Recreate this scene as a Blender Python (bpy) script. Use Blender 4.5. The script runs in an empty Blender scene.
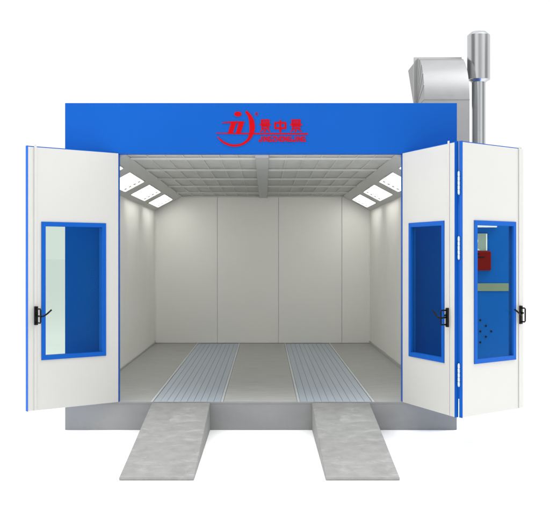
import bpy, bmesh, math, random
from mathutils import Vector, Matrix
random.seed(4)
scene = bpy.context.scene
COL = scene.collection
R = math.radians

# ------------------------------------------------------------------ materials
def mat(name, color, rough=0.5, metal=0.0, var=0.05, nscale=3.0, stretch=(1, 1, 1), bump=0.0, bscale=60.0, spec=0.5, dirt=None):
    m = bpy.data.materials.new(name); m.use_nodes = True
    nt = m.node_tree; n = nt.nodes; l = nt.links
    b = n['Principled BSDF']
    b.inputs['Roughness'].default_value = rough
    b.inputs['Metallic'].default_value = metal
    b.inputs['Specular IOR Level'].default_value = spec
    tc = n.new('ShaderNodeTexCoord'); mp = n.new('ShaderNodeMapping')
    mp.inputs['Scale'].default_value = stretch
    l.new(tc.outputs['Object'], mp.inputs['Vector'])
    nz = n.new('ShaderNodeTexNoise'); nz.inputs['Scale'].default_value = nscale
    nz.inputs['Detail'].default_value = 6; nz.inputs['Roughness'].default_value = 0.6
    l.new(mp.outputs['Vector'], nz.inputs['Vector'])
    rp = n.new('ShaderNodeValToRGB')
    rp.color_ramp.elements[0].position = 0.3; rp.color_ramp.elements[1].position = 0.7
    rp.color_ramp.elements[0].color = [c * (1 - var) for c in color] + [1]
    rp.color_ramp.elements[1].color = [min(1, c * (1 + var)) for c in color] + [1]
    l.new(nz.outputs['Fac'], rp.inputs['Fac'])
    out = rp.outputs['Color']
    if dirt:
        dcol, dscale, lo, hi, amt, dstretch = dirt
        mp2 = n.new('ShaderNodeMapping'); mp2.inputs['Scale'].default_value = dstretch
        l.new(tc.outputs['Object'], mp2.inputs['Vector'])
        n2 = n.new('ShaderNodeTexNoise'); n2.inputs['Scale'].default_value = dscale
        n2.inputs['Detail'].default_value = 9; n2.inputs['Roughness'].default_value = 0.65
        n2.inputs['Distortion'].default_value = 0.6
        l.new(mp2.outputs['Vector'], n2.inputs['Vector'])
        mr = n.new('ShaderNodeMapRange'); mr.inputs['From Min'].default_value = lo; mr.inputs['From Max'].default_value = hi
        mr.inputs['To Max'].default_value = amt
        l.new(n2.outputs['Fac'], mr.inputs['Value'])
        mx = n.new('ShaderNodeMix'); mx.data_type = 'RGBA'
        l.new(mr.outputs['Result'], mx.inputs[0]); l.new(out, mx.inputs[6]); mx.inputs[7].default_value = list(dcol) + [1]
        out = mx.outputs[2]
    l.new(out, b.inputs['Base Color'])
    r2 = n.new('ShaderNodeMapRange')
    r2.inputs['To Min'].default_value = max(0.02, rough - 0.07); r2.inputs['To Max'].default_value = min(1, rough + 0.07)
    l.new(nz.outputs['Fac'], r2.inputs['Value']); l.new(r2.outputs['Result'], b.inputs['Roughness'])
    if bump:
        nb = n.new('ShaderNodeTexNoise'); nb.inputs['Scale'].default_value = bscale; nb.inputs['Detail'].default_value = 4
        l.new(mp.outputs['Vector'], nb.inputs['Vector'])
        bp = n.new('ShaderNodeBump'); bp.inputs['Strength'].default_value = bump; bp.inputs['Distance'].default_value = 0.01
        l.new(nb.outputs['Fac'], bp.inputs['Height']); l.new(bp.outputs['Normal'], b.inputs['Normal'])
    return m

M = {}
M['blue'] = mat('blue_painted_steel', (0.003, 0.093, 0.435), 0.42, var=0.03, nscale=1.2, spec=0.12)
M['cabinet_blue'] = mat('blue_cabinet_paint', (0.003, 0.105, 0.44), 0.5, var=0.04, nscale=1.5, spec=0.05)
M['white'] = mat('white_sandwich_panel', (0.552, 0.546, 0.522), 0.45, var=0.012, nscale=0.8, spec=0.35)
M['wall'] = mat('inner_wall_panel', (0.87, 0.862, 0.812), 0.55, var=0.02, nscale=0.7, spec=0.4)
M['bevel'] = mat('light_box_panel', (0.52, 0.522, 0.50), 0.45, var=0.02, nscale=0.9)
M['filter'] = mat('ceiling_filter_cloth', (0.58, 0.58, 0.55), 0.95, var=0.06, nscale=9, bump=0.25, bscale=90, spec=0.1)
M['grid'] = mat('ceiling_grid_steel', (0.58, 0.58, 0.555), 0.5, var=0.03)
M['beam'] = mat('ceiling_beam_steel', (0.46, 0.47, 0.46), 0.5, var=0.03)
M['floor'] = mat('floor_plate', (0.37, 0.372, 0.355), 0.5, var=0.14, nscale=3.2, stretch=(1.0, 5, 1), bump=0.06, bscale=14, spec=0.3,
                 dirt=((0.44, 0.44, 0.425), 3.4, 0.48, 0.75, 0.6, (0.8, 4.5, 1)))
M['plinth'] = mat('plinth_concrete', (0.275, 0.28, 0.28), 0.6, var=0.06, nscale=2.0, bump=0.05, bscale=40, spec=0.3,
                  dirt=((0.36, 0.36, 0.358), 2.2, 0.5, 0.85, 0.5, (1, 1, 2)))
M['ramp'] = mat('ramp_concrete', (0.245, 0.245, 0.238), 0.75, var=0.12, nscale=9, bump=0.25, bscale=110, spec=0.2,
                dirt=((0.36, 0.36, 0.353), 4.2, 0.53, 0.70, 0.65, (1, 1.3, 1)))
M['grate'] = mat('galvanised_grate', (0.385, 0.445, 0.505), 0.40, metal=0.25, var=0.05, nscale=3, stretch=(4, 0.6, 1))
M['rail'] = mat('grate_rail_steel', (0.56, 0.60, 0.62), 0.35, metal=0.3, var=0.03)
M['gap'] = mat('dark_gap', (0.34, 0.375, 0.41), 0.8, var=0.03)
M['seam'] = mat('wall_seam', (0.42, 0.42, 0.40), 0.8, var=0.02)
M['black'] = mat('black_handle_plastic', (0.004, 0.004, 0.004), 0.4, var=0.1, spec=0.15)
M['hinge'] = mat('hinge_zinc', (0.56, 0.64, 0.70), 0.4, metal=0.2, var=0.03)
M['red'] = mat('logo_red_vinyl', (0.50, 0.004, 0.008), 0.6, var=0.03, spec=0.03)
M['sign_red'] = mat('red_box_paint', (0.17, 0.004, 0.004), 0.5, var=0.06, spec=0.05)
M['screen'] = mat('grey_green_display', (0.29, 0.36, 0.33), 0.4, var=0.05)
M['strip'] = mat('olive_strip', (0.20, 0.25, 0.165), 0.5, var=0.04)
M['ledge'] = mat('white_ledge', (0.85, 0.86, 0.86), 0.5, var=0.01)
M['steel'] = mat('stainless_pipe', (0.50, 0.51, 0.52), 0.22, metal=1.0, var=0.03, nscale=4, stretch=(1, 1, 0.2))
M['duct'] = mat('galvanised_duct', (0.235, 0.238, 0.24), 0.48, metal=0.45, var=0.04, nscale=5, stretch=(1, 1, 1))
M['flange'] = mat('duct_flange_steel', (0.36, 0.36, 0.36), 0.45, metal=0.7, var=0.04)
M['holder'] = mat('tube_holder_grey', (0.85, 0.86, 0.86), 0.6, var=0.02)
M['ground'] = mat('white_ground', (0.96, 0.96, 0.96), 0.9, var=0.002, nscale=0.4, spec=0.0)

def glass_mat():
    m = bpy.data.materials.new('tinted_window_glass'); m.use_nodes = True
    nt = m.node_tree; n = nt.nodes; l = nt.links
    n.remove(n['Principled BSDF'])
    t = n.new('ShaderNodeBsdfTransparent'); t.inputs['Color'].default_value = (0.765, 0.825, 0.78, 1)
    g = n.new('ShaderNodeBsdfGlossy'); g.inputs['Roughness'].default_value = 0.02
    fr = n.new('ShaderNodeFresnel'); fr.inputs['IOR'].default_value = 1.1
    mx = n.new('ShaderNodeMixShader')
    geo = n.new('ShaderNodeNewGeometry'); mt = n.new('ShaderNodeMath'); mt.operation = 'SUBTRACT'
    mt.inputs[0].default_value = 1.0; l.new(geo.outputs['Backfacing'], mt.inputs[1])
    m2 = n.new('ShaderNodeMath'); m2.operation = 'MULTIPLY'
    l.new(fr.outputs['Fac'], m2.inputs[0]); l.new(mt.outputs[0], m2.inputs[1])
    l.new(m2.outputs[0], mx.inputs['Fac']); l.new(t.outputs[0], mx.inputs[1]); l.new(g.outputs[0], mx.inputs[2])
    l.new(mx.outputs[0], n['Material Output'].inputs['Surface'])
    return m
M['glass'] = glass_mat()

def emit_mat(name, color, strength):
    m = bpy.data.materials.new(name); m.use_nodes = True
    b = m.node_tree.nodes['Principled BSDF']
    b.inputs['Base Color'].default_value = (0.8, 0.8, 0.8, 1)
    b.inputs['Emission Color'].default_value = color
    b.inputs['Emission Strength'].default_value = strength
    return m
M['lamp'] = emit_mat('lit_lamp_diffuser', (1.0, 0.985, 0.955, 1), 6.0)

# ------------------------------------------------------------------ mesh helpers
def box(bm, x0, x1, y0, y1, z0, z1, bev=0.0):
    r = bmesh.ops.create_cube(bm, size=1)
    vs = r['verts']
    for v in vs:
        v.co.x = x0 if v.co.x < 0 else x1
        v.co.y = y0 if v.co.y < 0 else y1
        v.co.z = z0 if v.co.z < 0 else z1
    if bev:
        es = list({e for v in vs for e in v.link_edges})
        bmesh.ops.bevel(bm, geom=es, offset=bev, segments=2, affect='EDGES', profile=0.5)

def prism(bm, pts, d0, d1, axis='y'):
    """outline pts (a,b) extruded along axis from d0 to d1"""
    def P(a, b, d):
        return (a, d, b) if axis == 'y' else ((d, a, b) if axis == 'x' else (a, b, d))
    A = [bm.verts.new(P(a, b, d0)) for a, b in pts]
    B = [bm.verts.new(P(a, b, d1)) for a, b in pts]
    bm.faces.new(A); bm.faces.new(B[::-1])
    n = len(pts)
    for i in range(n):
        bm.faces.new((A[i], B[i], B[(i + 1) % n], A[(i + 1) % n]))

def loft(bm, rings, cap=True, smooth=False):
    V = [[bm.verts.new(p) for p in r] for r in rings]
    n = len(V[0])
    for a, b in zip(V, V[1:]):
        for i in range(n):
            f = bm.faces.new((a[i], a[(i + 1) % n], b[(i + 1) % n], b[i])); f.smooth = smooth
    if cap:
        bm.faces.new(V[0][::-1]); bm.faces.new(V[-1])

def lathe(bm, cx, cy, prof, seg=40, smooth=True):
    rings = [[(cx + r * math.cos(2 * math.pi * i / seg), cy + r * math.sin(2 * math.pi * i / seg), z) for i in range(seg)] for r, z in prof]
    loft(bm, rings, True, False)
    for f in bm.faces:
        if len(f.verts) == 4: f.smooth = smooth

def tube(bm, pts, r, seg=12):
    pts = [Vector(p) for p in pts]; rings = []
    for i, p in enumerate(pts):
        d = (pts[min(i + 1, len(pts) - 1)] - pts[max(i - 1, 0)]).normalized()
        up = Vector((0, 0, 1)) if abs(d.z) < 0.9 else Vector((1, 0, 0))
        a = d.cross(up).normalized(); b = d.cross(a).normalized()
        rings.append([tuple(p + r * (math.cos(t) * a + math.sin(t) * b)) for t in [2 * math.pi * k / seg for k in range(seg)]])
    loft(bm, rings, True, True)

def obj(name, bm, material, parent=None, loc=None, rotz=None, label=None):
    bmesh.ops.recalc_face_normals(bm, faces=bm.faces[:])
    me = bpy.data.meshes.new(name); bm.to_mesh(me); bm.free()
    me.materials.append(M[material])
    o = bpy.data.objects.new(name, me); COL.objects.link(o)
    if parent: o.parent = parent
    if loc: o.location = loc
    if rotz is not None: o.rotation_euler = (0, 0, rotz)
    if label: o['label'] = label
    return o

def part(name, material, parent, fn, **k):
    bm = bmesh.new(); fn(bm)
    return obj(name, bm, material, parent, **k)

def thing(name, label, cat, loc=(0, 0, 0), group=None):
    o = bpy.data.objects.new(name, None); COL.objects.link(o)
    o.location = loc; o.empty_display_size = 0.2
    o['label'] = label; o['category'] = cat
    if group: o['group'] = group
    return o

# ------------------------------------------------------------------ camera
ZC = 1.843; DC = 10.2; F = 951.7
cd = bpy.data.cameras.new('camera'); cam = bpy.data.objects.new('camera', cd); COL.objects.link(cam)
cam.location = (0, -DC, ZC); cam.rotation_euler = (R(90), 0, 0)
cd.sensor_width = 36; cd.lens = 36 * F / 550
cd.shift_x = 10 / 550; cd.shift_y = -8 / 550
cd.clip_end = 3000; cd.clip_start = 0.05
scene.camera = cam
def fx(px, y=0.0): return (px - 265) * (DC + y) / F          # world x at depth y of a photo column
def fz(py, y=0.0): return ZC - (py - 258) * (DC + y) / F

# ------------------------------------------------------------------ ground
g = bmesh.new()
bmesh.ops.create_grid(g, x_segments=1, y_segments=1, size=1200)
go = obj('ground', g, 'ground'); go['kind'] = 'structure'

# ------------------------------------------------------------------ the booth
XL, XR = -2.144, 2.058           # outer faces
IL, IR = -1.99, 1.90             # inner wall faces
FL = 0.30                        # floor level
YB = 7.03                        # back wall
ZT = 3.504; ZH = 2.957           # header top and underside
JL, JR = -1.565, 1.468           # jamb edges of the doorway
CZ = 2.957; BZ = 2.697; BW = 0.49
booth = thing('spray_booth', 'large blue and white car spray booth with open folding doors and a lit interior', 'spray booth', (0, 0, 0))

part('plinth', 'plinth', booth, lambda bm: box(bm, XL, XR, 0, YB + .15, 0, FL - .012, .006))
for a, b in ((IL, -1.235), (-.446, .345), (1.184, IR)):
    part('floor_panel', 'floor', booth, lambda bm, a=a, b=b: box(bm, a, b, .0125, YB, FL - .012, FL))
part('threshold', 'plinth', booth, lambda bm: box(bm, XL + .004, XR - .004, -.004, .012, FL - .016, FL + .001))

def side_wall(bm, inner, outer, sgn):
    y = .10; w = 1.15
    while y < YB - .01:
        y1 = min(y + w, YB)
        a, b = sorted((inner, outer))
        box(bm, a, b, y + .003, y1 - .003, FL + .004, BZ, .004)
        y = y1
part('side_wall', 'wall', booth, lambda bm: side_wall(bm, IL, IL - .10, 1))
part('side_wall', 'wall', booth, lambda bm: side_wall(bm, IR, IR + .10, -1))
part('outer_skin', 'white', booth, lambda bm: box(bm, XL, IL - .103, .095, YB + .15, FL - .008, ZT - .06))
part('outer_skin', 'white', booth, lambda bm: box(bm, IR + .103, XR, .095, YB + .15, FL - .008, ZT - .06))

def back_wall(bm):
    xs = [IL + .002, -.862, .246, 1.39, IR - .002]
    for a, b in zip(xs, xs[1:]):
        box(bm, a + .002, b - .002, YB, YB + .05, FL + .004, CZ + .02, .005)
part('back_wall', 'wall', booth, back_wall)
part('wall_backing', 'seam', booth, lambda bm: box(bm, IL - .1, IR + .1, YB + .052, YB + .148, FL - .008, ZT - .06))
part('skirting', 'beam', booth, lambda bm: box(bm, IR - .012, IR - .001, .12, YB - .001, FL + .001, FL + .05, .002))
part('skirting', 'beam', booth, lambda bm: box(bm, IL + .001, IL + .012, .12, YB - .001, FL + .001, FL + .03, .002))
for x, s in ((IL, 1), (IR, -1)):
    part('corner_trim', 'wall', booth, lambda bm, x=x, s=s: prism(bm, [(x + s * .001, YB - .001), (x + s * .03, YB - .001), (x + s * .001, YB - .03)], FL + .05, BZ, 'z'))

# sloped light boxes along both sides of the ceiling
def bevel_pts(side):
    if side < 0: return (IL, BZ), (IL + BW, CZ)
    return (IR, BZ), (IR - BW, CZ)
def bevel_frame(side, u, v):
    """point on the sloped panel: u 0..1 across (wall to ceiling), returns (x,z) with lift v into the room"""
    (x0, z0), (x1, z1) = bevel_pts(side)
    L = math.hypot(x1 - x0, z1 - z0)
    nx, nz = ((z1 - z0) / L, -(x1 - x0) / L)
    if nz > 0: nx, nz = -nx, -nz
    return x0 + u * (x1 - x0) + v * nx, z0 + u * (z1 - z0) + v * nz
U0, U1 = .15, .74
SPANS = [(.16, .82), (1.32, 2.74), (3.27, 4.80), (5.30, 6.72)]
for side in (-1, 1):
    def slope(bm, side=side):
        def slab(u0, u1, y0, y1, v0=0.0, v1=-.03):
            p = [bevel_frame(side, u0, v0), bevel_frame(side, u1, v0), bevel_frame(side, u1, v1), bevel_frame(side, u0, v1)]
            prism(bm, p, y0, y1, 'y')
        slab(0, U0, .096, YB - .001); slab(U1, 1.0, .096, YB - .001)
        ys = [.096] + [q for s in SPANS for q in s] + [YB - .001]
        for i in range(0, len(ys), 2):
            slab(U0, U1, ys[i], ys[i + 1])
    part('sloped_light_panel', 'bevel', booth, slope)
    xa, xb = (IL, IL + BW) if side < 0 else (IR, IR - BW)
    part('corner_closure', 'bevel', booth, lambda bm, xa=xa, xb=xb: prism(bm, [(xa, BZ), (xb, CZ), (xa, CZ)], .082, .095, 'y'))
    for (y0, y1) in SPANS:
        def lframe(bm, side=side, y0=y0, y1=y1):
            def slab(u0, u1, a, b, v0=.006, v1=-.034):
                p = [bevel_frame(side, u0, v0), bevel_frame(side, u1, v0), bevel_frame(side, u1, v1), bevel_frame(side, u0, v1)]
                prism(bm, p, a, b, 'y')
            w = .018
            slab(U0, U0 + .03, y0, y1); slab(U1 - .03, U1, y0, y1)
            slab(U0 + .03, U1 - .03, y0, y0 + w); slab(U0 + .03, U1 - .03, y1 - w, y1)
        lf = part('light_fixture', 'bevel', booth, lframe)
        def diff(bm, side=side, y0=y0, y1=y1):
            p = [bevel_frame(side, U0 + .03, -.006), bevel_frame(side, U1 - .03, -.006), bevel_frame(side, U1 - .03, -.03), bevel_frame(side, U0 + .03, -.03)]
            prism(bm, p, y0 + .019, y1 - .019, 'y')
        part('diffuser', 'lamp', lf, diff)
        for k in range(4):
            def holders(bm, side=side, y0=y0, y1=y1, k=k):
                u = U0 + .11 + k * (U1 - U0 - .22) / 3
                p = [bevel_frame(side, u - .034, .004), bevel_frame(side, u + .034, .004), bevel_frame(side, u + .034, -.0055), bevel_frame(side, u - .034, -.0055)]
                prism(bm, p, y1 - .32, y1 - .16, 'y')
            part('tube_holder', 'holder', lf, holders)

# filter ceiling
CXL, CXR = IL + BW, IR - BW
part('filter_ceiling', 'filter', booth, lambda bm: box(bm, CXL - .05, CXR + .05, .02, YB - .001, CZ + .012, CZ + .05))
def beam(bm):
    box(bm, -.105, .04, .085, YB - .002, CZ - .028, CZ + .011, .004)
part('ceiling_beam', 'beam', booth, beam)
def grid(bm):
    for (a, b) in ((CXL, -.106), (.041, CXR)):
        for k in range(6):
            y = .40 + 1.37 * k
            if y > YB - .1: y = YB - .12
            box(bm, a, b, y, y + .03, CZ - .020, CZ + .006, .002)
            
        n = 7
        for i in range(1, n):
            x = a + (b - a) * i / n
            for k in range(6):
                y0 = .086 if k == 0 else .40 + 1.37 * (k - 1) + .0351
                y1 = min(.40 + 1.37 * k, YB - .121) - .0001
                if y1 > y0: box(bm, x - .006, x + .006, y0, y1, CZ + .002, CZ + .011)
part('filter_grid', 'grid', booth, grid)
part('roof', 'white', booth, lambda bm: box(bm, XL + .02, XR - .02, .1, YB + .14, ZT - .055, ZT - .015))

# blue portal
part('front_column', 'blue', booth, lambda bm: box(bm, XL, JL, 0, .08, FL + .002, ZH - .001, .003))
part('front_column', 'blue', booth, lambda bm: box(bm, JR, XR, 0, .08, FL + .002, ZH - .001, .003))
header = part('header', 'blue', booth, lambda bm: box(bm, XL, XR, 0, .09, ZH, ZT, .004))

# ---- logo on the header
def text_mesh(body, x0, x1, z0, z1, off):
    c = bpy.data.curves.new('lettering', 'FONT'); c.body = body; c.size = 1; c.offset = off; c.extrude = 0.001
    o = bpy.data.objects.new('lettering', c); COL.objects.link(o)
    dg = bpy.context.evaluated_depsgraph_get(); dg.update()
    me = bpy.data.meshes.new_from_object(o.evaluated_get(dg))
    bpy.data.objects.remove(o); bpy.data.curves.remove(c)
    xs = [v.co.x for v in me.vertices]; ys = [v.co.y for v in me.vertices]
    ax, bx_, ay, by_ = min(xs), max(xs), min(ys), max(ys)
    for v in me.vertices:
        X = x0 + (v.co.x - ax) / (bx_ - ax) * (x1 - x0)
        Z = z0 + (v.co.y - ay) / (by_ - ay) * (z1 - z0)
        v.co = Vector((X, -.0065 if v.co.z > 0 else -.0005, Z))
    me.name = 'lettering'; me.materials.append(M['red'])
    return me
def add_mesh(name, me, parent):
    o = bpy.data.objects.new(name, me); COL.objects.link(o); o.parent = parent; return o
P = lambda x, y: (fx(x), fz(y))
def arc(bm):
    n = 48; outer = []; inner = []
    for i in range(n + 1):
        t = i / n; a = R(54 - t * 203)
        th = 1.7 + 3.9 * math.exp(-((t - .26) / .20) ** 2)
        if t > .5: th = 1.7 + 3.9 * math.exp(-((t - .26) / .20) ** 2) + .6 * math.sin((t - .5) * 2 * math.pi) * .6
        if t > .9: th *= 1 - (t - .9) * 5
        ro = 19.3 + 1.6 * t
        c = (235.2, 126.3)
        outer.append(P(c[0] + ro * math.cos(a), c[1] - ro * math.sin(a)))
        ri = ro - th
        inner.append(P(c[0] + ri * math.cos(a), c[1] - ri * math.sin(a)))
    for i in range(n):
        prism(bm, [outer[i], outer[i + 1], inner[i + 1], inner[i]], -.007, -.0005, 'y')
    bmesh.ops.remove_doubles(bm, verts=bm.verts[:], dist=1e-5)
def emblem(bm):
    arc(bm)
    prism(bm, [P(237.9 + 3.7 * math.cos(2 * math.pi * k / 24), 114.2 + 2.5 * math.sin(2 * math.pi * k / 24)) for k in range(24)], -.007, -.0005)
    prism(bm, [P(231.2, 122.9), P(236.4, 122.9), P(232.5, 134), P(227.6, 134)], -.0075, -.0005)
    prism(bm, [P(238.6, 122.9), P(244.1, 122.9), P(240.4, 134), P(235.6, 134)], -.0075, -.0005)
    prism(bm, [P(222, 122.6), P(232, 121.5), P(244.4, 121.5), P(244.1, 123.2), P(222, 123.2)], -.007, -.0005)
    n = 20
    for k in range(n):
        a, b = 2 * math.pi * k / n, 2 * math.pi * (k + 1) / n
        prism(bm, [P(256.6 + 1.7 * math.cos(a), 114 + 1.7 * math.sin(a)), P(256.6 + 1.7 * math.cos(b), 114 + 1.7 * math.sin(b)),
                   P(256.6 + 1.35 * math.cos(b), 114 + 1.35 * math.sin(b)), P(256.6 + 1.35 * math.cos(a), 114 + 1.35 * math.sin(a))], -.004, -.0005)
part('emblem', 'red', header, emblem)
add_mesh('trademark_letter', text_mesh('R', fx(256.0), fx(257.3), fz(114.9), fz(113.1), 0.01), header)
part('underline', 'red', header, lambda bm: prism(bm, [P(216, 133.6), P(216.2, 132.9), P(308, 133.3), P(308, 134.7), P(240, 134.3)], -.005, -.0005))
def strokes(bm, lines, x0, x1, z0, z1, st, depth=-.006):
    """flat bold strokes; each line is a run of points in the unit square"""
    k = 0
    for line in lines:
        pts = [(x0 + p * (x1 - x0), z0 + q * (z1 - z0)) for p, q in line]
        for (ax, az), (bx_, bz) in zip(pts, pts[1:]):
            L = math.hypot(bx_ - ax, bz - az); dx, dz = (bx_ - ax) / L * st / 2, (bz - az) / L * st / 2
            prism(bm, [(ax - dx - dz, az - dz + dx), (ax - dx + dz, az - dz - dx), (bx_ + dx + dz, bz + dz - dx), (bx_ + dx - dz, bz + dz + dx)],
                  depth + .0002 * (k % 7), -.0004)
            k += 1
JING = [[(.14, 1), (.86, 1), (.86, .70), (.14, .70), (.14, 1)], [(.14, .85), (.86, .85)], [(0, .575), (1, .575)], [(.5, .66), (.5, .575)],
        [(.18, .45), (.82, .45), (.82, .27), (.18, .27), (.18, .45)], [(.5, .27), (.5, 0), (.40, 0)], [(.26, .17), (.06, 0)], [(.74, .17), (.94, 0)]]
ZHONG = [[(0, .80), (1, .80), (1, .30), (0, .30), (0, .80)], [(.5, 1), (.5, 0)]]
for lines, a, b, t, u, st in ((JING, 260, 270.4, 120.1, 131.4, .0132), (ZHONG, 275.2, 285.4, 121, 131.4, .0205), (JING, 290.4, 301.6, 120.1, 131.4, .0132)):
    part('character', 'red', header, lambda bm, lines=lines, a=a, b=b, t=t, u=u, st=st: strokes(bm, lines, fx(a), fx(b), fz(u), fz(t), st))
GLY = {'J': [[(.9, 1), (.9, .0), (.05, .0), (.05, .3)]], 'I': [[(.5, 0), (.5, 1)]], 'N': [[(0, 0), (0, 1), (1, 0), (1, 1)]],
       'G': [[(1, 1), (0, 1), (0, 0), (1, 0), (1, .46), (.62, .46)]], 'Z': [[(0, 1), (1, 1), (0, 0), (1, 0)]],
       'H': [[(0, 0), (0, 1)], [(1, 0), (1, 1)], [(0, .5), (1, .5)]], 'O': [[(0, 0), (0, 1), (1, 1), (1, 0), (0, 0)]]}
def lettering(bm):
    word = 'JINGZHONGJING'; ws = [.45 if c == 'I' else 1.0 for c in word]
    x0, x1, z0, z1 = fx(258.4), fx(305.8), fz(141.8), fz(136.3)
    h = z1 - z0; st = h * .185; tot = sum(ws); cell = (x1 - x0) / tot; x = x0
    for c, wd in zip(word, ws):
        a, b = x + st * .5 + cell * .06, x + cell * wd - st * .5 - cell * .06
        for line in GLY[c]:
            pts = [(a + p * (b - a), z0 + st / 2 + q * (h - st)) for p, q in line]
            for (ax, az), (bx_, bz) in zip(pts, pts[1:]):
                L = math.hypot(bx_ - ax, bz - az); dx, dz = (bx_ - ax) / L * st / 2, (bz - az) / L * st / 2
                prism(bm, [(ax - dx - dz, az - dz + dx), (ax - dx + dz, az - dz - dx), (bx_ + dx + dz, bz + dz - dx), (bx_ + dx - dz, bz + dz + dx)],
                      -.006 + .0003 * (len(bm.verts) // 8 % 5), -.0004)
        x += cell * wd
part('brand_lettering', 'red', header, lettering)

# ------------------------------------------------------------------ door leaves
LZ0, LZ1 = .303, 2.962
WZ0, WZ1 = .812, 2.207
T = .042
def ring(bm, m, x0, x1, z0, z1, w0, w1, h0, h1, ya, yb):
    """slab x0..x1, z0..z1 with a hole w0..w1, h0..h1"""
    def B(a, b, c, d):
        a, b = sorted((m * a, m * b)); box(bm, a, b, ya, yb, c, d)
    B(x0, x1, z0, h0); B(x0, x1, h1, z1); B(x0, w0, h0, h1); B(w1, x1, h0, h1)

def leaf(p0, p1, m, L, w0, w1, strip, tip, label, hinge_lines=False, handle_dir=1, lever_len=.13, proj=.10, T=.042, bow=.09):
    TI = T - .0115
    ux, uy = (p1[0] - p0[0]) * m, (p1[1] - p0[1]) * m
    rz = math.atan2(uy, ux)
    bm = bmesh.new()
    # white inner skin with a window opening, as one frame
    def B(a, b, c, d, ya, yb):
        a, b = sorted((m * a, m * b)); box(bm, a, b, ya, yb, c, d)
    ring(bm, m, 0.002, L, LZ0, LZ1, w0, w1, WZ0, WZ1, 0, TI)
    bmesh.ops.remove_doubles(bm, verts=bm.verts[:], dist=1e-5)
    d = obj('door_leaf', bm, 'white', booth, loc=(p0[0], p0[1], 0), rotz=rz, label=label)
    def skin(bm):
        ring(bm, m, 0, L + .004, LZ0 - .004, LZ1 + .014, w0, w1, WZ0, WZ1, TI + .0005, T)
    part('outer_skin', 'blue', d, skin)
    def edge(bm):
        a, b = sorted((m * (L + .0005), m * (L + .004))) if tip else sorted((m * .0015, m * -.002))
        box(bm, a, b, .0005, TI, LZ0 - .004, LZ1 + .013)
    part('edge_trim', 'blue', d, edge)
    # blue window frame with a deep reveal
    fw = .040
    def fr(bm):
        ring(bm, m, w0 - .004, w1 + .004, WZ0 - .004, WZ1 + .004, w0 + fw, w1 - fw, WZ0 + fw, WZ1 - fw, -.010, -.0008)
        ring(bm, m, w0 + .001, w1 - .001, WZ0 + .001, WZ1 - .001, w0 + fw + .001, w1 - fw - .001, WZ0 + fw + .001, WZ1 - fw - .001, -.0005, T + .008)
    part('window_frame', 'blue', d, fr)
    def gl(bm):
        a, b = sorted((m * (w0 + fw + .001), m * (w1 - fw - .001)))
        box(bm, a, b, .012, .018, WZ0 + fw + .001, WZ1 - fw - .001)
    part('window_glass', 'glass', d, gl)
    # white cover strip of the locking bar
    def st(bm):
        a, b = sorted((m * (strip - .014), m * (strip + .014)))
        box(bm, a, b, -.009, -.0005, LZ0 + .004, LZ1 + .026, .003)
        a, b = sorted((m * (strip + .017), m * (strip + .020)))
    part('locking_bar', 'white', d, st)
    # black handle: back plate, grip bow and lever
    zc = 1.262
    def hd(bm):
        a, b = sorted((m * (strip - .019), m * (strip + .019)))
        box(bm, a, b, -.030, -.0095, zc - .094, zc + .094, .004)
        x = m * strip
        tube(bm, [(x, -.028, zc + .07), (x, -bow + .006, zc + .07), (x, -bow, zc + .062), (x, -bow, zc - .062), (x, -bow + .006, zc - .07), (x, -.028, zc - .07)], .0075)
        q = -m * handle_dir
        tube(bm, [(x, -.03, zc), (x + q * .005, -proj * .83, zc - .004), (x + q * .03, -proj, zc - .002), (x + q * .07, -proj - .002, zc + .022), (x + q * lever_len, -proj - .003, zc + .060)], .0085)
        tube(bm, [(x, -.028, zc + .02), (x, -.05, zc + .02)], .010)
    part('handle', 'black', d, hd)
    return d

# left leaf (hinge at the left jamb)
leaf((JL - .004, -.012), (-2.377, -.635), -1, 1.024, .156, .879, .948, True,
     'left door leaf standing open in front of the blue column', T=.052, bow=.125, proj=.13, lever_len=.115)
# right pair: leaf on the jamb and the leaf folded back from it
leafC = leaf((JR + .004, -.012), (1.834, -.98), 1, 1.036, .152, .85, .936, True,
     'narrow looking leaf turned edge on, hinged to the right side of the doorway')
leafD = leaf((1.906, -1.02), (2.66, -.40), 1, .976, .177, .838, .907, False,
     'outermost leaf on the right, folded back in front of the control cabinet', lever_len=.14, proj=.045, bow=.072)

part('top_pin', 'flange', leafD, lambda bm: lathe(bm, .945, .012, [(.008, LZ1 + .002), (.008, LZ1 + .022)], 12))
# folding hinges between the two right leaves
hx, hy = 1.8935, -1.0
ux, uy = (2.66 - 1.906) / .976, (-.40 + 1.02) / .976
def to_local(o, x, y):
    v = Vector((x - o.location.x, y - o.location.y))
    c, s = math.cos(-o.rotation_euler.z), math.sin(-o.rotation_euler.z)
    return (v.x * c - v.y * s, v.x * s + v.y * c)
lx, ly = to_local(leafD, 1.8737, -1.0)
kx, ky = to_local(leafD, 1.8765, -.974)
for yc in (183, 248, 375):
    z = ZC - (yc - 258) / 103.4
    def hg(bm, z=z):
        hgt = .107
        for k in range(5):
            a = z - hgt + k * 2 * hgt / 5
            lathe(bm, lx, ly, [(.010, a + .002), (.0115, a + .004), (.0115, a + 2 * hgt / 5 - .004), (.010, a + 2 * hgt / 5 - .002)], 14)
        lathe(bm, lx, ly, [(.008, z - hgt - .006), (.008, z + hgt + .006)], 12)
    part('hinge', 'hinge', leafD, hg)
def gasket(bm):
    za = ZC - (194 - 258) / 103.4; zb = ZC - (399 - 258) / 103.4
    lathe(bm, kx, ky, [(.009, zb), (.009, za)], 12)
part('gasket', 'blue', leafD, gasket)

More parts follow.
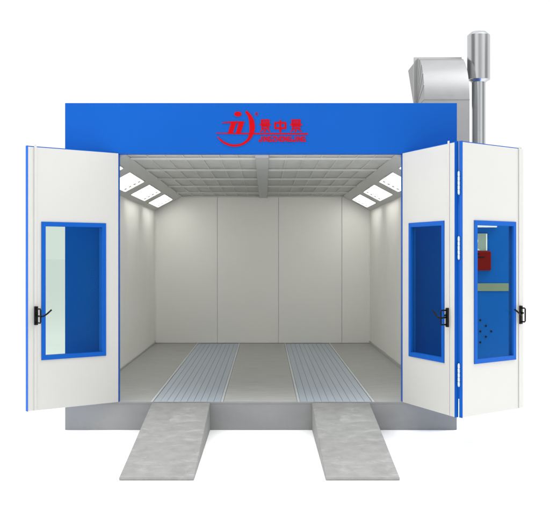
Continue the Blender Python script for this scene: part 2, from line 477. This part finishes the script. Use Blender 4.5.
# ------------------------------------------------------------------ floor grates
def grate(x0, x1, label):
    t = thing('floor_grate', label, 'grate', ((x0 + x1) / 2, 3.5, FL - .05), 'long floor grates in the booth')
    ox, oz = (x0 + x1) / 2, FL - .05
    def tr(bm):
        bmesh.ops.translate(bm, verts=bm.verts[:], vec=(-ox, -3.5, -oz))
    def slats(bm):
        n = 10; a, b = x0 + .034, x1 - .034; w = (b - a) / n
        for i in range(n):
            box(bm, a + i * w + .0016, a + (i + 1) * w - .0016, .016, YB - .004, FL - .011, FL - .002, .0015)
        tr(bm)
    part('slats', 'grate', t, slats)
    def tray(bm):
        box(bm, x0 + .034, x1 - .034, .016, YB - .004, FL - .0117, FL - .0113); tr(bm)
    part('tray', 'gap', t, tray)
    def rails(bm, s):
        a, b = (x0 + .004, x0 + .031) if s else (x1 - .031, x1 - .004)
        box(bm, a, b, .014, YB - .002, FL - .0118, FL + .003, .002); tr(bm)
    part('rail', 'rail', t, lambda bm: rails(bm, 0)); part('rail', 'rail', t, lambda bm: rails(bm, 1))
grate(-1.235, -.446, 'blue grey slatted steel grate running back from the left ramp')
grate(.345, 1.184, 'blue grey slatted steel grate running back from the right ramp')

# ------------------------------------------------------------------ ramps
def ramp(x0, x1, label):
    bm = bmesh.new()
    cx = (x0 + x1) / 2; w = (x1 - x0) / 2
    prism(bm, [(-.008, .003), (-.008, FL - .006), (-2.30, .022), (-2.315, .003)], -w, w, 'x')
    es = [e for e in bm.edges]
    bmesh.ops.bevel(bm, geom=es, offset=.003, segments=2, affect='EDGES')
    o = obj('ramp', bm, 'ramp', loc=(cx, 0, 0))
    o['label'] = label; o['category'] = 'ramp'; o['group'] = 'concrete drive in ramps'
ramp(-1.211, -.588, 'grey concrete drive in ramp leading up to the left grate')
ramp(.503, 1.119, 'grey concrete drive in ramp leading up to the right grate')

# ------------------------------------------------------------------ control cabinet behind the right leaves
CY = 2.4; CX0, CX1 = 2.15, 3.36; CT = 2.97
cab = thing('control_cabinet', 'tall blue air unit cabinet seen through the right window', 'cabinet', ((CX0 + CX1) / 2, CY, 0))
ox = (CX0 + CX1) / 2
def cpart(name, m, fn, **k):
    bm = bmesh.new(); fn(bm)
    bmesh.ops.translate(bm, verts=bm.verts[:], vec=(-ox, -CY, 0))
    return obj(name, bm, m, k.get('parent', cab), label=k.get('label'))
cpart('body', 'cabinet_blue', lambda bm: box(bm, CX0, CX1, CY, CY + 1.9, .02, CT, .006))
gx = lambda p: fx(p, CY); gz = lambda p: fz(p, CY)
cpart('ledge', 'ledge', lambda bm: box(bm, gx(467), gx(496), CY - .06, CY - .001, gz(227.5), gz(225.3), .004))
scr = cpart('display', 'screen', lambda bm: box(bm, gx(464), gx(487), CY - .02, CY - .001, gz(251), gz(233.5), .004))
def glyph(bm):
    cx, cz = gx(475.2), gz(241); r0, r1 = .034, .020; n = 24
    for k in range(n):
        a, b = 2 * math.pi * k / n, 2 * math.pi * (k + 1) / n
        prism(bm, [(cx + r0 * math.cos(a), cz + r0 * 1.1 * math.sin(a)), (cx + r0 * math.cos(b), cz + r0 * 1.1 * math.sin(b)),
                   (cx + r1 * math.cos(b), cz + r1 * 1.1 * math.sin(b)), (cx + r1 * math.cos(a), cz + r1 * 1.1 * math.sin(a))], CY - .024, CY - .021)
    prism(bm, [(gx(466), gz(250.4)), (gx(480), gz(250.4)), (gx(476.5), gz(248)), (gx(470), gz(247.4))], CY - .024, CY - .021)
    box(bm, gx(485.6), gx(486.8), CY - .0235, CY - .0205, gz(250.5), gz(234))
cpart('display_mark', 'ledge', glyph, parent=scr)
rb = cpart('alarm_box', 'sign_red', lambda bm: box(bm, gx(463), gx(490.2), CY - .055, CY - .001, gz(270.5), gz(251.2), .012))
def rmark(bm):
    box(bm, gx(466), gx(484), CY - .0575, CY - .0555, gz(257.9), gz(256.5))
    box(bm, gx(471), gx(478.6), CY - .0575, CY - .0555, gz(254.8), gz(253.3))
cpart('marking', 'black', rmark, parent=rb)
cpart('cover_strip', 'strip', lambda bm: box(bm, gx(464), gx(509), CY - .012, CY - .001, gz(291), gz(283.3), .003))
for (px, py) in ((480.2, 320.2), (485.8, 325.9), (480.2, 331.3), (491.2, 331.3), (485.8, 336.7), (480.2, 342.3)):
    def hole(bm, px=px, py=py):
        n = 16; cx, cz = gx(px), gz(py); r = .0135
        prism(bm, [(cx + r * math.cos(2 * math.pi * k / n), cz + r * math.sin(2 * math.pi * k / n)) for k in range(n)], CY - .008, CY - .0005)
    cpart('knob', 'black', hole)

# ------------------------------------------------------------------ duct elbow
DY = 2.78; dx0, dx1 = 2.175, 2.79
duct = thing('exhaust_duct', 'wide galvanised square duct elbow rising behind the blue header', 'duct', ((dx0 + dx1) / 2, DY + .3, CT))
def dpart(name, m, fn):
    bm = bmesh.new(); fn(bm)
    bmesh.ops.translate(bm, verts=bm.verts[:], vec=(-(dx0 + dx1) / 2, -(DY + .3), -CT))
    return obj(name, bm, m, duct)
ZE = 4.005; RO = .685; RI = .05
CYY, CZZ = DY + RO, ZE
def section(a, ro=RO, ri=RI, g=0):
    s, c = math.sin(a), math.cos(a)
    return [(dx0 - g, CYY - (ro + g) * c, CZZ + (ro + g) * s), (dx1 + g, CYY - (ro + g) * c, CZZ + (ro + g) * s),
            (dx1 + g, CYY - (ri - g) * c, CZZ + (ri - g) * s), (dx0 - g, CYY - (ri - g) * c, CZZ + (ri - g) * s)]
angs = [90 * k / 18 for k in range(19)]
def vert(bm):
    loft(bm, [[(x, y, CT + .003) for x, y, z in section(0)], section(0)], True)
dpart('riser', 'duct', vert)
def elbow(bm):
    rs = [section(R(a)) for a in angs]
    rs[0] = [(x, y, z + .002) for x, y, z in rs[0]]
    loft(bm, rs, True)
dpart('elbow', 'duct', elbow)
for a in (0, 66):
    def seam(bm, a=a):
        loft(bm, [section(R(a - .3), RO, RI, .004), section(R(a + .3), RO, RI, .004)], True)
    dpart('seam', 'duct', seam)
for a in (18, 34, 50, 66, 80):
    def gore(bm, a=a):
        p, q = section(R(a - .45)), section(R(a + .45))
        A = [(dx0 - .005, p[0][1], p[0][2]), (dx0 - .005, p[3][1], p[3][2]), (dx0 - .005, q[3][1], q[3][2]), (dx0 - .005, q[0][1], q[0][2])]
        loft(bm, [A, [(dx0 - .0005, y, z) for x, y, z in A]], True)
    dpart('gore_seam', 'flange', gore)
def flange(bm):
    s = section(R(90), RO, RI, .035)
    loft(bm, [[(x, y + .003, z) for x, y, z in s], [(x, y + .045, z) for x, y, z in s]], True)
dpart('flange', 'flange', flange)
def tail(bm):
    s = section(R(90), RO, RI, 0)
    e = [(x, y + (.80 if z > CZZ + .3 else .25), z) for x, y, z in s]
    loft(bm, [[(x, y + .046, z) for x, y, z in s], e], True)
dpart('outlet', 'duct', tail)

# ------------------------------------------------------------------ chimney
PY = 3.3; PX = fx(478.6, PY)
ch = thing('chimney_pipe', 'shiny steel chimney pipe with a fatter capped top', 'chimney', (PX, PY, CT))
def pipe(bm): lathe(bm, 0, 0, [(.13, .003), (.13, .02), (.097, .021), (.097, 1.45)], 48)
part('pipe', 'steel', ch, pipe)
zc0, zc1 = fz(80.5, PY) - CT, fz(32, PY) - CT
def cap(bm):
    lathe(bm, 0, 0, [(.10, zc0 - .03), (.145, zc0 + .004), (.161, zc0 + .006), (.161, zc1 - .055), (.158, zc1 - .05), (.105, zc1 - .004), (.09, zc1)], 48)
part('cap', 'steel', ch, cap)
for o in ch.children:
    try: o.data.shade_auto_smooth
    except AttributeError: pass

def sharp(o, ang=14):
    bm = bmesh.new(); bm.from_mesh(o.data)
    for e in bm.edges:
        if len(e.link_faces) == 2 and e.calc_face_angle() > R(ang): e.smooth = False
    bm.to_mesh(o.data); bm.free()
for o in list(ch.children): sharp(o)
for o in duct.children:
    if o.name.startswith('elbow'):
        for p in o.data.polygons: p.use_smooth = True
        sharp(o, 20)

# ------------------------------------------------------------------ light
w = bpy.data.worlds.new('World'); scene.world = w; w.use_nodes = True
nt = w.node_tree; n = nt.nodes; l = nt.links
bg = n['Background']
tc = n.new('ShaderNodeTexCoord'); sp = n.new('ShaderNodeSeparateXYZ'); l.new(tc.outputs['Generated'], sp.inputs[0])
def ramp_node(src, stops, lo=-1, hi=1):
    mr = n.new('ShaderNodeMapRange'); mr.inputs['From Min'].default_value = lo; mr.inputs['From Max'].default_value = hi
    l.new(src, mr.inputs['Value'])
    r = n.new('ShaderNodeValToRGB'); e = r.color_ramp.elements
    while len(e) > 1: e.remove(e[-1])
    for i, (p, v) in enumerate(stops):
        q = e[0] if i == 0 else e.new(p)
        q.position = p; q.color = (v, v, v, 1)
    l.new(mr.outputs['Result'], r.inputs['Fac'])
    return r.outputs['Color']
# added light and dark bands behind camera for metal to reflect; white backdrop ahead
side = ramp_node(sp.outputs['X'], [(0, .45), (.05, .12), (.10, .30), (.17, 1.25), (.30, 1.30), (.42, .75), (.52, .70), (.64, .95), (.80, 1.35), (.88, 1.0), (.93, .25), (1, .6)])
back = ramp_node(sp.outputs['Y'], [(0, 0), (.46, 0), (.54, 1), (1, 1)])
mx = n.new('ShaderNodeMix'); mx.data_type = 'RGBA'
l.new(back, mx.inputs[0]); l.new(side, mx.inputs[6]); mx.inputs[7].default_value = (1.10, 1.10, 1.10, 1)
zen = ramp_node(sp.outputs['Z'], [(0, 0), (.45, 0), (.8, .18), (1, .25)], -.0, 1)
mul = n.new('ShaderNodeMix'); mul.data_type = 'RGBA'; mul.blend_type = 'ADD'; mul.inputs[0].default_value = 1
l.new(mx.outputs[2], mul.inputs[6]); l.new(zen, mul.inputs[7])
dim = ramp_node(sp.outputs['Z'], [(0, 1), (.34, 1), (.44, .6), (.66, .6), (.80, 1)], -.0, 1)  # bluish dim band added partway up, for the duct to reflect
tint = n.new('ShaderNodeMix'); tint.data_type = 'RGBA'
l.new(dim, tint.inputs[0]); tint.inputs[6].default_value = (.52, .60, .70, 1); tint.inputs[7].default_value = (1, 1, 1, 1)
m3 = n.new('ShaderNodeMix'); m3.data_type = 'RGBA'; m3.blend_type = 'MULTIPLY'; m3.inputs[0].default_value = 1
l.new(mul.outputs[2], m3.inputs[6]); l.new(tint.outputs[2], m3.inputs[7])
l.new(m3.outputs[2], bg.inputs['Color'])
bg.inputs['Strength'].default_value = 1.0

def area(name, loc, target, size, power):
    d = bpy.data.lights.new(name, 'AREA'); d.shape = 'RECTANGLE'; d.size, d.size_y = size; d.energy = power
    o = bpy.data.objects.new(name, d); COL.objects.link(o); o.location = loc
    o.rotation_euler = (Vector(target) - Vector(loc)).to_track_quat('-Z', 'Y').to_euler()
    return o
area('overhead_ground_fill', (0.8, -1.4, 11.0), (0.8, -1.2, 0), (24, 6), 1500)  # added fill, whitens the ground around the booth
area('left_column_fill', (-8.5, -2.6, 2.8), (-1.8, 0, 1.2), (3, 3), 290)  # added fill, brightens the blue column behind the left leaf
area('right_ground_fill', (6.0, 1.5, 8.0), (2.3, -.2, 0), (3, 3), 480)  # added fill, lifts the shadow on the ground below the outer right leaf

# ------------------------------------------------------------------ colour management
scene.view_settings.view_transform = 'Standard'; scene.view_settings.look = 'None'
scene.view_settings.exposure = 0; scene.view_settings.gamma = 1
scene.render.engine = 'CYCLES'
scene.cycles.max_bounces = 10; scene.cycles.transparent_max_bounces = 12
bpy.context.view_layer.update()
